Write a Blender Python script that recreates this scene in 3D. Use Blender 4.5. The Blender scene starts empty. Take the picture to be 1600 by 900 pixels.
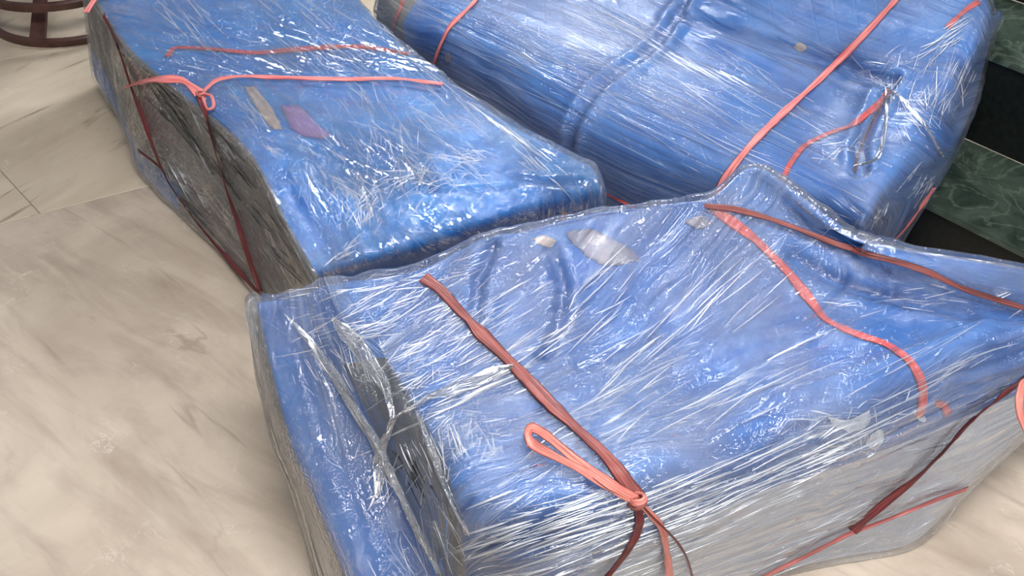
import bpy, bmesh, math, random
import numpy as np
from mathutils import Vector
from mathutils.bvhtree import BVHTree
random.seed(4)
SC = bpy.context.scene
COL = SC.collection
R = math.radians
# ------------------------------------------------------------------ camera
CAMZ, PITCH, FPX = 1.9, R(46), 1256.0
cd = bpy.data.cameras.new('camera'); cam = bpy.data.objects.new('camera', cd); COL.objects.link(cam)
cam.location = (0, 0, CAMZ); cam.rotation_euler = (R(90) - PITCH, 0, 0)
cd.sensor_width = 36; cd.lens = FPX / 1600 * 36; cd.clip_start = 0.02
SC.camera = cam
# ------------------------------------------------------------------ world, lights, exposure
SC.view_settings.view_transform = 'Standard'; SC.view_settings.look = 'None'
SC.view_settings.gamma = 1; SC.view_settings.use_curve_mapping = False
SC.view_settings.exposure = 0.0
w = bpy.data.worlds.new('room_light'); SC.world = w; w.use_nodes = True
w.node_tree.nodes['Background'].inputs[0].default_value = (0.80, 0.82, 0.88, 1)
w.node_tree.nodes['Background'].inputs[1].default_value = 0.33
def area(name, loc, target, sx, sy, power, col=(1, 1, 1)):
    l = bpy.data.lights.new(name, 'AREA'); l.shape = 'RECTANGLE'; l.size = sx; l.size_y = sy
    l.energy = power; l.color = col
    o = bpy.data.objects.new(name, l); COL.objects.link(o); o.location = loc
    o.rotation_euler = (Vector(target) - Vector(loc)).to_track_quat('-Z', 'Y').to_euler()
    return o
area('window_daylight', (0.5, 5.8, 3.5), (0.2, 1.6, 0.4), 1.5, .8, 230, (0.93, 0.97, 1))
area('overhead_fill', (0.3, 0.55, 3.7), (0.3, 0.55, 0), 2.2, 0.5, 175, (1, 0.99, 0.97))  # unseen overhead source, added and sized for the film highlights
area('front_fill', (2.4, -2.6, 2.5), (0.5, 1.0, 0.4), 1.6, 1.3, 105, (0.97, 0.98, 1))  # added fill behind the camera, lifts the front faces; no window known there

# ------------------------------------------------------------------ geometry helpers
CD = np.array([0, math.cos(PITCH), -math.sin(PITCH)])
CU = np.array([0, math.sin(PITCH), math.cos(PITCH)])
CR = np.array([1.0, 0, 0])
CO = np.array([0, 0, CAMZ])
def ray(x, y):
    v = CD * FPX + CR * (x - 800) + CU * (450 - y)
    return v / np.linalg.norm(v)
def U(x, y, z):                      # survey point: where the sight line meets height z
    v = ray(x, y); return CO + v * ((z - CAMZ) / v[2])

def vnoise(x, y, seed=0):            # smooth value noise, -1..1
    x = np.asarray(x, float); y = np.asarray(y, float)
    xi = np.floor(x).astype(np.int64); yi = np.floor(y).astype(np.int64)
    fx = x - xi; fy = y - yi
    fx = fx * fx * (3 - 2 * fx); fy = fy * fy * (3 - 2 * fy)
    def h(a, b):
        n = (a * 374761393 + b * 668265263 + seed * 974634777) & 0x7fffffff
        n = ((n ^ (n >> 13)) * 1274126177) & 0x7fffffff
        n = n ^ (n >> 16)
        return (n % 65536) / 32768.0 - 1.0
    return ((h(xi, yi) * (1 - fx) + h(xi + 1, yi) * fx) * (1 - fy) +
            (h(xi, yi + 1) * (1 - fx) + h(xi + 1, yi + 1) * fx) * fy)
def ridge(x, y, seed=0):
    return 1 - np.abs(vnoise(x, y, seed)) * 2

def spline1(G, n, ax):               # monotone-ish cardinal spline along an axis
    G = np.moveaxis(G, ax, 0); m = len(G)
    t = np.linspace(0, m - 1, n); k = np.clip(t.astype(int), 0, m - 2); f = t - k
    E_ = np.concatenate([[2 * G[0] - G[1]], G, [2 * G[-1] - G[-2]]])
    p0, p1, p2, p3 = E_[k], E_[k + 1], E_[k + 2], E_[k + 3]
    sh = (n,) + (1,) * (G.ndim - 1); f = f.reshape(sh); c = 0.42
    m1 = c * (p2 - p0); m2 = c * (p3 - p1)
    o = (2*f**3-3*f**2+1)*p1 + (f**3-2*f**2+f)*m1 + (-2*f**3+3*f**2)*p2 + (f**3-f**2)*m2
    return np.moveaxis(o, 0, ax)
def dense(G, ni, nj):
    return spline1(spline1(np.array(G, float), ni, 0), nj, 1)
def normals(P, out=None):
    a = np.gradient(P, axis=0); b = np.gradient(P, axis=1)
    n = np.cross(a, b); l = np.linalg.norm(n, axis=2, keepdims=True); n = n / np.maximum(l, 1e-9)
    return n
def smoothN(n, k=2):
    for _ in range(k):
        q = n.copy(); q[1:-1, 1:-1] = (n[1:-1,1:-1]*2 + n[:-2,1:-1] + n[2:,1:-1] + n[1:-1,:-2] + n[1:-1,2:]) / 6
        n = q
    return n / np.maximum(np.linalg.norm(n, axis=2, keepdims=True), 1e-9)
def arc(P, axis):
    d_ = np.linalg.norm(np.diff(P, axis=axis), axis=2)
    d_ = d_.mean(axis=1 - axis)
    return np.concatenate([[0], np.cumsum(d_)])

def new_obj(name, me, mat=None, parent=None):
    o = bpy.data.objects.new(name, me); COL.objects.link(o)
    if mat is not None: me.materials.append(mat)
    if parent is not None: o.parent = parent
    return o
def mesh(name, V, F, mat=None, parent=None, smooth=True, uv=None):
    me = bpy.data.meshes.new(name); me.from_pydata([tuple(map(float, v)) for v in V], [], F)
    me.validate()
    if smooth: me.polygons.foreach_set('use_smooth', [True] * len(me.polygons))
    if uv is not None:
        for nm, arr in uv.items():
            L = me.uv_layers.new(name=nm)
            idx = np.empty(len(me.loops), dtype=np.int32); me.loops.foreach_get('vertex_index', idx)
            L.data.foreach_set('uv', np.asarray(arr, dtype=np.float32)[idx].ravel())
    me.update()
    return new_obj(name, me, mat, parent)
def grid_faces(ni, nj, mask=None, flip=False):
    I, J = np.meshgrid(np.arange(ni - 1), np.arange(nj - 1), indexing='ij')
    if mask is not None: I = I[mask]; J = J[mask]
    I = I.ravel(); J = J.ravel()
    q = np.stack([I*nj+J, (I+1)*nj+J, (I+1)*nj+J+1, I*nj+J+1], 1)
    if flip: q = q[:, ::-1]
    return q
def grid_obj(name, P, mat, parent, mask=None, flip=False, uv=None):
    ni, nj = P.shape[:2]; F = grid_faces(ni, nj, mask, flip)
    used = np.unique(F); remap = -np.ones(ni * nj, int); remap[used] = np.arange(len(used))
    V = P.reshape(-1, 3)[used]
    u2 = {k: a.reshape(-1, 2)[used] for k, a in (uv or {}).items()}
    return mesh(name, V, remap[F].tolist(), mat, parent, True, u2)
def tag(o, label=None, cat=None, group=None, kind=None):
    if label: o['label'] = label
    if cat: o['category'] = cat
    if group: o['group'] = group
    if kind: o['kind'] = kind
    return o
def empty(name, loc):
    o = bpy.data.objects.new(name, None); COL.objects.link(o); o.location = loc
    o.empty_display_size = 0.1
    return o
def adopt(o, parent):                # parent without moving
    o.parent = parent; o.location = Vector(o.location) - parent.location; return o

# ------------------------------------------------------------------ node helpers
def mat_new(name):
    m = bpy.data.materials.new(name); m.use_nodes = True
    nt = m.node_tree; nt.nodes.clear()
    out = nt.nodes.new('ShaderNodeOutputMaterial')
    return m, nt, out
class N:
    def __init__(s, nt): s.nt = nt
    def __call__(s, t, ins=None, **kw):
        n = s.nt.nodes.new(t)
        for k, v in kw.items(): setattr(n, k, v)
        for k, v in (ins or {}).items():
            if isinstance(v, bpy.types.NodeSocket): s.nt.links.new(v, n.inputs[k])
            else: n.inputs[k].default_value = v
        return n
    def noise(s, vec, scale, detail=3, rough=0.55, dist=0):
        return s('ShaderNodeTexNoise', {'Vector': vec, 'Scale': scale, 'Detail': detail, 'Roughness': rough, 'Distortion': dist}).outputs['Fac']
    def mapr(s, v, a, b, c=0, d=1):
        return s('ShaderNodeMapRange', {'Value': v, 'From Min': a, 'From Max': b, 'To Min': c, 'To Max': d}).outputs['Result']
    def scale(s, vec, sx, sy, sz=1, loc=(0,0,0), rot=(0,0,0)):
        return s('ShaderNodeMapping', {'Vector': vec, 'Scale': (sx, sy, sz), 'Location': loc, 'Rotation': rot}).outputs['Vector']
    def math(s, op, a, b=0.0, c=0.0):
        n = s.nt.nodes.new('ShaderNodeMath'); n.operation = op
        for i, v in enumerate((a, b, c)):
            if isinstance(v, bpy.types.NodeSocket): s.nt.links.new(v, n.inputs[i])
            else: n.inputs[i].default_value = v
        return n.outputs[0]
    def mixc(s, f, a, b, blend='MIX'):
        n = s.nt.nodes.new('ShaderNodeMix'); n.data_type = 'RGBA'; n.blend_type = blend
        for k, v in ((0, f), (6, a), (7, b)):
            if isinstance(v, bpy.types.NodeSocket): s.nt.links.new(v, n.inputs[k])
            else: n.inputs[k].default_value = v
        return n.outputs[2]
def srgb(r, g, b):
    f = lambda c: (c/255/12.92) if c/255 <= .04045 else ((c/255+.055)/1.055)**2.4
    return (f(r), f(g), f(b), 1)

# ------------------------------------------------------------------ materials
def fabric(name, c1, c2, quilt=True):
    m, nt, out = mat_new(name); n = N(nt)
    uv = n('ShaderNodeUVMap', uv_map='UVMap').outputs[0]
    a = n.noise(uv, 5, 4); b = n.noise(n.scale(uv, 1, 1), 26, 3)
    col = n.mixc(n.mapr(a, .3, .7), c1, c2)
    col = n.mixc(n.mapr(b, .35, .75, 0, .25), col, c1)
    # diamond stitched quilting, fine relief
    def lines(ang):
        v = n.scale(uv, 1, 1, 1, rot=(0, 0, ang))
        x = n('ShaderNodeSeparateXYZ', {'Vector': v}).outputs[0]
        fr = n.math('FRACT', n.math('MULTIPLY', x, 16.0))
        return n.math('ABSOLUTE', n.math('SUBTRACT', fr, 0.5))
    q = n.math('MINIMUM', n.math('SMOOTH_MAX', lines(.75), lines(-.75), .05), .5)
    seam = n.mapr(q, .42, .5, 1, 0)
    weave = n.noise(uv, 420, 2)
    h = n.math('ADD', n.math('MULTIPLY', seam, 1.0 if quilt else 0.0), n.math('MULTIPLY', weave, .35))
    h = n.math('ADD', h, n.math('MULTIPLY', n.noise(uv, 22, 3), .8))
    bm_ = n('ShaderNodeBump', {'Height': h, 'Strength': .22, 'Distance': .003})
    p = n('ShaderNodeBsdfPrincipled', {'Base Color': col, 'Roughness': .55, 'Normal': bm_.outputs[0],
                                       'Sheen Weight': .15})
    nt.links.new(p.outputs[0], out.inputs[0]); return m
BLUE_A = fabric('bright_blue_cover', srgb(22, 112, 192), srgb(48, 142, 212))
BLUE_B = fabric('mid_blue_cover', srgb(34, 92, 164), srgb(58, 122, 188))
BLUE_C = fabric('deep_blue_cover', srgb(34, 84, 150), srgb(52, 112, 180))
LINING = fabric('grey_lining_cloth', srgb(96, 93, 87), srgb(118, 114, 106), False)
LINING_SHADE = fabric('shaded_lining_cloth', srgb(66, 70, 78), srgb(86, 88, 92), False)  # shade of the settee's gully put into a darker lining colour
LINING_C = fabric('pale_lining_cloth', srgb(170, 176, 190), srgb(200, 203, 208), False)

def film(name, haze_lo, haze_hi, bump=.7, gl=.05, sx=1.2, st=60, warp=.25, chaos=0.0, seed=0.0, line=.5, rough=.06, fres=1.5):
    """cling film: see-through, glossy, whitened where layers and creases pile up"""
    m, nt, out = mat_new(name); n = N(nt)
    uv = n('ShaderNodeUVMap', uv_map='Streak').outputs[0]
    base = n('ShaderNodeUVMap', uv_map='UVMap').outputs[0]
    wv = n.noise(base, 3, 2)
    wob = n('ShaderNodeCombineXYZ', {'X': 0.0, 'Y': n.math('MULTIPLY', wv, warp), 'Z': seed}).outputs[0]
    v = n('ShaderNodeVectorMath', {0: uv, 1: wob}, operation='ADD').outputs[0]
    def crease(sx_, st_, off, sharp, det=2):
        f = n.noise(n.scale(v, sx_, st_, 1, off), 1, det, .5)
        r_ = n.math('SUBTRACT', 1.0, n.math('ABSOLUTE', n.math('MULTIPLY', n.math('SUBTRACT', f, .5), 4.5)))
        return n.math('POWER', n.math('MAXIMUM', r_, 0.0), sharp)
    c1 = crease(sx, st*.35, (0, 0, 0), 2.5)
    c2 = crease(sx*1.8, st, (3, 7, 0), 2.0)
    c3 = crease(sx*3.5, st*2.4, (9, 1, 0), 1.5)
    cr = n.noise(base, 42, 3, .65, 1.6)
    crk = n.math('POWER', n.math('MAXIMUM', n.math('SUBTRACT', 1.0, n.math('ABSOLUTE', n.math('MULTIPLY', n.math('SUBTRACT', cr, .5), 6.0))), 0.0), 1.5)
    patch = n.noise(base, 3.2, 3, .6)
    gate = n.mapr(n.noise(n.scale(v, sx*1.5, st*.12, 1, (1, 5, 0)), 1, 3, .6), .40, .62, .12, 1)
    h = n.math('ADD', n.math('MULTIPLY', c1, 1.3), n.math('MULTIPLY', c2, .75))
    h = n.math('MULTIPLY', n.math('ADD', h, n.math('MULTIPLY', c3, .3)), gate)
    h = n.math('ADD', h, n.math('MULTIPLY', n.math('MULTIPLY', crk, n.mapr(patch, .45, .6, .25, 1)), .15 + chaos))
    bp = n('ShaderNodeBump', {'Height': h, 'Strength': bump, 'Distance': .008}).outputs[0]
    lines = n.math('ADD', n.math('MULTIPLY', c1, .5), n.math('MULTIPLY', c2, .5))
    lines = n.math('MULTIPLY', n.math('MULTIPLY', lines, gate), line)
    hz = n.math('ADD', n.mapr(patch, .40, .68, haze_lo, haze_hi), lines)
    fr = n('ShaderNodeFresnel', {'IOR': 1.42, 'Normal': bp}).outputs[0]
    refl = n.math('MINIMUM', n.math('ADD', n.math('MULTIPLY', fr, fres), gl), .8)
    tr = n('ShaderNodeBsdfTransparent', {'Color': (.96, .97, .98, 1)})
    df = n('ShaderNodeBsdfDiffuse', {'Color': srgb(226, 228, 234), 'Normal': bp})
    tl = n('ShaderNodeBsdfTranslucent', {'Color': srgb(226, 228, 234), 'Normal': bp})
    hzs = n('ShaderNodeMixShader', {0: .4, 1: df.outputs[0], 2: tl.outputs[0]})
    g = n('ShaderNodeBsdfGlossy', {'Color': (1, 1, 1, 1), 'Roughness': rough, 'Normal': bp})
    a = n('ShaderNodeMixShader', {0: hz, 1: tr.outputs[0], 2: hzs.outputs[0]})
    b = n('ShaderNodeMixShader', {0: refl, 1: a.outputs[0], 2: g.outputs[0]})
    nt.links.new(b.outputs[0], out.inputs[0]); return m
FILM_A = film('cling_film_crisp', .0, .08, 1.0, .04, 3.5, 60, .5, .6, 1, .2)
FILM_B = film('cling_film_taut', .03, .14, .6, .0, .8, 70, .06, 0.03, 2, .16, .16, .9)
FILM_C = film('cling_film_drawn', .0, .11, .9, .02, 1.2, 60, .12, .12, 3, .26)
FILM_X = film('cling_film_bunched', .03, .2, 1.0, .1, 3, 70, .2, .3, 4, .6)

def twine(name, c1, c2):
    m, nt, out = mat_new(name); n = N(nt)
    uv = n('ShaderNodeUVMap', uv_map='UVMap').outputs[0]
    f = n.noise(n.scale(uv, 6, 420), 1, 3)
    g = n.noise(uv, 9, 2)
    col = n.mixc(n.mapr(f, .42, .58), c1, c2)
    col = n.mixc(n.mapr(g, .4, .7, 0, .35), col, c2)
    bp = n('ShaderNodeBump', {'Height': f, 'Strength': 1.0, 'Distance': .004}).outputs[0]
    p = n('ShaderNodeBsdfPrincipled', {'Base Color': col, 'Roughness': .42, 'Normal': bp, 'Specular IOR Level': .5})
    nt.links.new(p.outputs[0], out.inputs[0]); return m
TW_PINK = twine('pink_raffia', srgb(190, 88, 90), srgb(222, 138, 132))
TW_RED = twine('red_raffia', srgb(206, 62, 62), srgb(228, 98, 92))
TW_SHADE = twine('shaded_pink_raffia', srgb(84, 26, 32), srgb(126, 52, 54))  # pink twine as it looks on shaded sides, the shade put into its colour
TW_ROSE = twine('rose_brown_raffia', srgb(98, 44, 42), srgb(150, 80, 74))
TW_SALM = twine('salmon_raffia', srgb(204, 108, 98), srgb(228, 146, 132))

def simple(name, c1, c2, rough=.5, sc=20, bump=.2, spec=.5):
    m, nt, out = mat_new(name); n = N(nt)
    co = n('ShaderNodeTexCoord').outputs['Object']
    f = n.noise(co, sc, 4)
    col = n.mixc(n.mapr(f, .35, .68), c1, c2)
    bp = n('ShaderNodeBump', {'Height': f, 'Strength': bump, 'Distance': .004}).outputs[0]
    p = n('ShaderNodeBsdfPrincipled', {'Base Color': col, 'Roughness': rough, 'Normal': bp, 'Specular IOR Level': spec})
    nt.links.new(p.outputs[0], out.inputs[0]); return m
WOOD = simple('dark_brown_wood', srgb(62, 36, 30), srgb(86, 54, 46), .4, 14)
TAPE = simple('tan_paper_scrap', srgb(170, 150, 138), srgb(200, 176, 158), .6, 30)
TAPE2 = simple('grey_tape_patch', srgb(104, 108, 134), srgb(132, 126, 136), .5, 30)
MAUVE = simple('mauve_print', srgb(150, 118, 178), srgb(176, 140, 186), .5, 22)
GROUT = simple('grey_grout', srgb(120, 110, 100), srgb(140, 128, 116), .8, 60)
BLACKST = simple('black_granite', srgb(12, 15, 14), srgb(20, 24, 22), .35, 60, .05, .3)

_v = U(185, 222, 0) - U(45, 300, 0); VEIN = -math.atan2(_v[1], _v[0])
def marble(name, base, light, dark, angle, mott=1.0, veins=1.0):
    m, nt, out = mat_new(name); n = N(nt)
    co = n('ShaderNodeTexCoord').outputs['Object']
    v = n.scale(co, 1, 1, 1, rot=(0, 0, angle))
    a = n.noise(v, 2.2, 6, .62, .8)
    b = n.noise(n.scale(v, 1.2, 6), 1.6, 5, .6, .6)
    col = n.mixc(n.mapr(a, .32, .70), light, base)
    col = n.mixc(n.mapr(b, .45, .75, 0, .45 * mott), col, dark)
    vn = n.noise(n.scale(v, .5, 3.2, 1, (3, 1, 0)), 1.1, 5, .5, .6)
    vl = n.mapr(n.math('ABSOLUTE', n.math('SUBTRACT', vn, .5)), 0, .012, 1, 0)
    gate = n.mapr(n.noise(v, 3.1, 2), .45, .6)
    col = n.mixc(n.math('MULTIPLY', n.math('MULTIPLY', vl, gate), .4 * veins), col, dark)
    wn = n.noise(n.scale(v, 2, 2, 1, (8, 3, 0)), 1.7, 6, .6, 1.5)
    wl = n.mapr(n.math('ABSOLUTE', n.math('SUBTRACT', wn, .5)), 0, .007, 1, 0)
    g2 = n.mapr(n.noise(v, 4.3, 2), .52, .66)
    col = n.mixc(n.math('MULTIPLY', n.math('MULTIPLY', wl, g2), .5), col, srgb(222, 214, 204))
    bp = n('ShaderNodeBump', {'Height': n.noise(v, 9, 3), 'Strength': .08, 'Distance': .004}).outputs[0]
    rg = n.mapr(n.noise(v, 7, 3), .3, .7, .24, .42)
    p = n('ShaderNodeBsdfPrincipled', {'Base Color': col, 'Roughness': rg, 'Normal': bp, 'Specular IOR Level': .4})
    nt.links.new(p.outputs[0], out.inputs[0]); return m
MAR1 = marble('grey_mottled_marble', srgb(164, 149, 134), srgb(188, 174, 158), srgb(122, 106, 94), .6, 1.2)
MAR2 = marble('beige_veined_marble', srgb(178, 162, 142), srgb(194, 180, 160), srgb(112, 92, 74), VEIN, .5, 1.9)
def green_marble():
    m, nt, out = mat_new('green_marble'); n = N(nt)
    co = n('ShaderNodeTexCoord').outputs['Object']
    a = n.noise(co, 6, 6, .65, 1)
    b = n.noise(n.scale(co, 1, 1, 1, (5, 2, 1)), 5, 5, .6, 1.4)
    vl = n.mapr(n.math('ABSOLUTE', n.math('SUBTRACT', b, .5)), 0, .03, 1, 0)
    col = n.mixc(n.mapr(a, .35, .7), srgb(26, 38, 32), srgb(66, 78, 68))
    col = n.mixc(n.math('MULTIPLY', vl, .22), col, srgb(120, 136, 122))
    p = n('ShaderNodeBsdfPrincipled', {'Base Color': col, 'Roughness': .3})
    nt.links.new(p.outputs[0], out.inputs[0]); return m
GREEN = green_marble()

# ------------------------------------------------------------------ floor: marble slabs with recessed joints
def box(bm, x0, y0, z0, x1, y1, z1):
    vs = [bm.verts.new(p) for p in ((x0,y0,z0),(x1,y0,z0),(x1,y1,z0),(x0,y1,z0),(x0,y0,z1),(x1,y0,z1),(x1,y1,z1),(x0,y1,z1))]
    for f in ((0,3,2,1),(4,5,6,7),(0,1,5,4),(1,2,6,5),(2,3,7,6),(3,0,4,7)): bm.faces.new([vs[i] for i in f])
bm = bmesh.new(); box(bm, -5, -2.5, -.08, 5, 7, -.004)
me = bpy.data.meshes.new('floor'); bm.to_mesh(me); bm.free()
floor = new_obj('floor', me, GROUT); tag(floor, kind='structure')
def poly_slab(pts, mat, z0=-.03, z1=0.0, bev=.0015):
    c = np.mean(pts, axis=0); c3 = Vector((c[0], c[1], 0))
    bm = bmesh.new()
    top = [bm.verts.new((p[0]-c[0], p[1]-c[1], z1)) for p in pts]
    bot = [bm.verts.new((p[0]-c[0], p[1]-c[1], z0)) for p in pts]
    k = len(pts); bm.faces.new(top); bm.faces.new(bot[::-1])
    for i in range(k): bm.faces.new([bot[i], bot[(i+1)%k], top[(i+1)%k], top[i]])
    bmesh.ops.recalc_face_normals(bm, faces=bm.faces)
    bmesh.ops.bevel(bm, geom=[e for e in bm.edges if all(abs(v.co.z-z1) < 1e-6 for v in e.verts)], offset=bev, segments=1, affect='EDGES')
    me = bpy.data.meshes.new('marble_slab'); bm.to_mesh(me); bm.free()
    o = new_obj('marble_slab', me, mat, floor); o.location = c3
    return o
# joint directions surveyed on the floor
jb0, jb1 = U(0, 350, 0)[:2], U(225, 292, 0)[:2]
jd = (jb1 - jb0) / np.linalg.norm(jb1 - jb0)           # joint between the veined and the mottled slabs
jn = np.array([-jd[1], jd[0]])
ja0 = U(62, 329, 0)[:2]; ja_ = U(0, 262, 0)[:2]; ka = (ja_ - ja0) / np.linalg.norm(ja_ - ja0)
g = .0012
def P2(s, t, cross=jn): return jb0 + jd * s + cross * t
# two rows behind the joint, three rows in front of it
s0 = float((ja0 - jb0) @ jd)
W_ = 1.22
for r_, (t0, t1) in enumerate(((0.0, 1.22), (1.22, 2.44), (2.44, 3.6))):
    sk = float(ka @ jd) / max(float(ka @ jn), .2)
    for k in range(-2, 4):
        a0 = s0 + k * W_; a1 = a0 + W_
        pts = [P2(a0+g+sk*t0, t0+g), P2(a1-g+sk*t0, t0+g), P2(a1-g+sk*t1, t1-g), P2(a0+g+sk*t1, t1-g)]
        poly_slab(pts, MAR2)
for r_, (t0, t1) in enumerate(((-1.8, 0.0), (-3.6, -1.8))):
    for k in range(-1, 3):
        a0_ = -1.60 + k * 2.6; a1_ = a0_ + 2.6
        poly_slab([P2(a0_+g, t0+g), P2(a1_-g, t0+g), P2(a1_-g, t1-g), P2(a0_+g, t1-g)], MAR1)

# ------------------------------------------------------------------ green marble steps at the right
stairs = empty('staircase', (1.9, 2.3, 0))
tag(stairs, 'dark green marble stairs with black risers behind the wrapped sofas', 'stairs')
Z1, Z2 = .26, .57
a1 = U(1450, 320, Z1)[:2]; b1 = U(1600, 395, Z1)[:2]; sd = (b1-a1)/np.linalg.norm(b1-a1)
sn = np.array([-sd[1], sd[0]])
if sn[1] < 0: sn = -sn
e2 = U(1530, 80, Z2)[:2]; off2 = float((e2 - a1) @ sn)
def step_box(name, s0, s1, t0, t1, z0, z1, mat, bev=.004):
    q = [a1+sd*s0+sn*t0, a1+sd*s1+sn*t0, a1+sd*s1+sn*t1, a1+sd*s0+sn*t1]
    bm = bmesh.new()
    bo = [bm.verts.new((p[0]-1.9, p[1]-2.3, z0)) for p in q]; to = [bm.verts.new((p[0]-1.9, p[1]-2.3, z1)) for p in q]
    bm.faces.new(bo[::-1]); bm.faces.new(to)
    for i in range(4): bm.faces.new([bo[i], bo[(i+1)%4], to[(i+1)%4], to[i]])
    bmesh.ops.recalc_face_normals(bm, faces=bm.faces)
    bmesh.ops.bevel(bm, geom=bm.edges[:], offset=bev, segments=2, affect='EDGES')
    me = bpy.data.meshes.new(name); bm.to_mesh(me); bm.free()
    return new_obj(name, me, mat, stairs)
L0 = min(float((U(*p)[:2]-a1) @ sd) for p in ((1480,245,Z1),(1528,80,Z2),(1538,37,Z2)))-.1; L1 = 1.6
step_box('riser', L0, L1, .015, .035, 0, Z1-.022, BLACKST)
step_box('tread', L0, L1, 0, off2+.02, Z1-.02, Z1, GREEN)
step_box('riser', L0, L1, off2+.015, off2+.035, Z1+.002, Z2-.022, BLACKST)
step_box('tread', L0, L1, off2, off2*2+.02, Z2-.02, Z2, GREEN)
step_box('riser', L0, L1, off2*2+.015, off2*2+.035, Z2+.002, Z2+.29, BLACKST)
step_box('tread', L0, L1, off2*2, off2*3+.02, Z2+.292, Z2+.312, GREEN)

# ------------------------------------------------------------------ bundles
def skirt(P, z, out=0.0, dirv=(0, 0)):
    return np.array([P[0] + dirv[0]*out, P[1] + dirv[1]*out, z])
def fold(P, path, wid, depth):        # a furrow in the cloth along a surveyed line
    q = np.array([U(*p)[:2] for p in path]); best = np.full(P.shape[:2], 9.0)
    for a_, b_ in zip(q[:-1], q[1:]):
        d_ = b_ - a_; L2 = d_ @ d_; t = np.clip(((P[..., :2]-a_) @ d_)/L2, 0, 1)
        best = np.minimum(best, np.linalg.norm(P[..., :2] - a_ - t[..., None]*d_, axis=2))
    return -depth*np.exp(-(best/wid)**2) + depth*.45*np.exp(-((best-wid*2.4)/(wid*1.5))**2)
def rows(spec): return [[U(*p) if len(p) == 3 else np.array(p[:3]) for p in r] for r in spec]
BV = {}
def bundle(name, G, Gf, ni, nj, blue, lining, lin_mask, filmmat, streak, label, cat, flip, disp, fdisp, off=.010, extra=(), fcut=False):
    P = dense(G, ni, nj); n = smoothN(normals(P), 3) * (-1 if flip else 1)
    su, sv = arc(P, 0), arc(P, 1)
    uvp = np.stack(np.meshgrid(su, sv, indexing='ij'), 2)
    B = P + n * disp(P, uvp)[..., None]
    B[..., 2] = np.maximum(B[..., 2], .004)
    c = B.reshape(-1, 3).mean(0); root = empty(name, (c[0], c[1], 0)); tag(root, label, cat)
    def put(o): o.location = (-c[0], -c[1], 0); return o
    ii, jj = np.meshgrid(np.arange(ni-1), np.arange(nj-1), indexing='ij')
    li, lj = ii/(ni-1)*(len(G)-1), jj/(nj-1)*(len(G[0])-1)
    rest = np.ones_like(li, bool)
    for nm_, fn_, mt_ in [('underside_lining', lin_mask, lining)] + list(extra):
        m_ = fn_(P[:-1, :-1], li, lj) & rest; rest &= ~m_
        if m_.any(): put(grid_obj(nm_, B, mt_, root, m_, flip, {'UVMap': uvp}))
    put(grid_obj('fabric_cover', B, blue, root, rest, flip, {'UVMap': uvp}))
    k = 1.6
    Pf = dense(Gf, int(ni*k), int(nj*k)); nf = smoothN(normals(Pf), 6) * (-1 if flip else 1)
    sf, tf = arc(Pf, 0), arc(Pf, 1); uvf = np.stack(np.meshgrid(sf, tf, indexing='ij'), 2)
    st = streak(uvf, Pf)
    dd = np.maximum(disp(Pf, uvf), -.006)
    F = Pf + nf * (off + .004 + dd + np.maximum(fdisp(Pf, uvf, st), -.004))[..., None]
    F[..., 2] = np.maximum(F[..., 2], .002)
    fm = None
    if fcut:
        fi, fj = np.meshgrid(np.arange(F.shape[0]-1)/(F.shape[0]-1)*(len(Gf)-1), np.arange(F.shape[1]-1)/(F.shape[1]-1)*(len(Gf[0])-1), indexing='ij')
        fm = ~((fi < 2.75 + .25*vnoise(fj*5, fj*0, 77)) & (fj > 3.5 + .2*vnoise(fi*7, fi*0, 78)))
    put(grid_obj('clear_film', F, filmmat, root, fm, flip, {'UVMap': uvf, 'Streak': st}))
    def bvh(Q):
        f = grid_faces(Q.shape[0], Q.shape[1]); return BVHTree.FromPolygons([Vector(v) for v in Q.reshape(-1, 3)], f.tolist())
    BV[name] = (bvh(F), bvh(B), root, put)
    return root
def hit(name, x, y, under=False):
    o, v = Vector(CO), Vector(ray(x, y))
    r_ = BV[name][1 if under else 0].ray_cast(o, v)
    if r_[0] is None: return None
    nrm = r_[1]
    if nrm.dot(v) > 0: nrm = -nrm
    return r_[0], nrm

# --- A: wrapped armchair at the left, lining of its underside facing left
top = rows([
 [(118,-95,.60),(250,-115,.60),(400,-120,.60),(500,-110,.60)],
 [(160,5,.575),(300,5,.59),(430,0,.59),(552,0,.57)],
 [(215,82,.56),(380,80,.575),(500,75,.575),(634,84,.56)],
 [(285,142,.55),(420,140,.56),(550,130,.56),(698,132,.55)],
 [(385,225,.55),(520,215,.56),(650,205,.56),(800,198,.54)],
 [(428,292,.54),(570,275,.54),(720,262,.54),(880,246,.545)],
 [(455,350,.505),(590,325,.51),(735,288,.53),(910,264,.545)],
 [(496,420,.485),(632,382,.49),(780,335,.50),(924,298,.515)],
 [(510,447,.41),(645,418,.38),(785,380,.37),(926,342,.40)]])
lb = [(150,120,.10),(186,185,.06),(214,262,.03),(262,314,.02),(356,400,.02),(425,486,.02),(460,530,.02),(500,580,.02),(530,610,.02)]
GA = []
for i, rr in enumerate(top):
    bl = U(*lb[i]); e = rr[0]; r3 = rr[-1]
    mid = e*.5 + bl*.5
    nr = np.array([.02, .012, 0])
    GA.append([bl, mid, e*.93+bl*.07 + [-.004,0,0]] + rr + [r3 + nr + [0,0,-.05], np.array([r3[0]+.02, r3[1]+.01, .28]), np.array([r3[0]+.01, r3[1], .02])])
def downrow(r_, z, d):
    return [np.array([p[0]+d[0], p[1]+d[1], min(p[2], z)]) for p in r_]
GA = [downrow(GA[0], .02, (0,.02)), downrow(GA[0], .3, (0,.03))] + GA + [downrow(GA[-1], .2, (0,0)), downrow(GA[-1], .02, (0,.02))]
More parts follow.
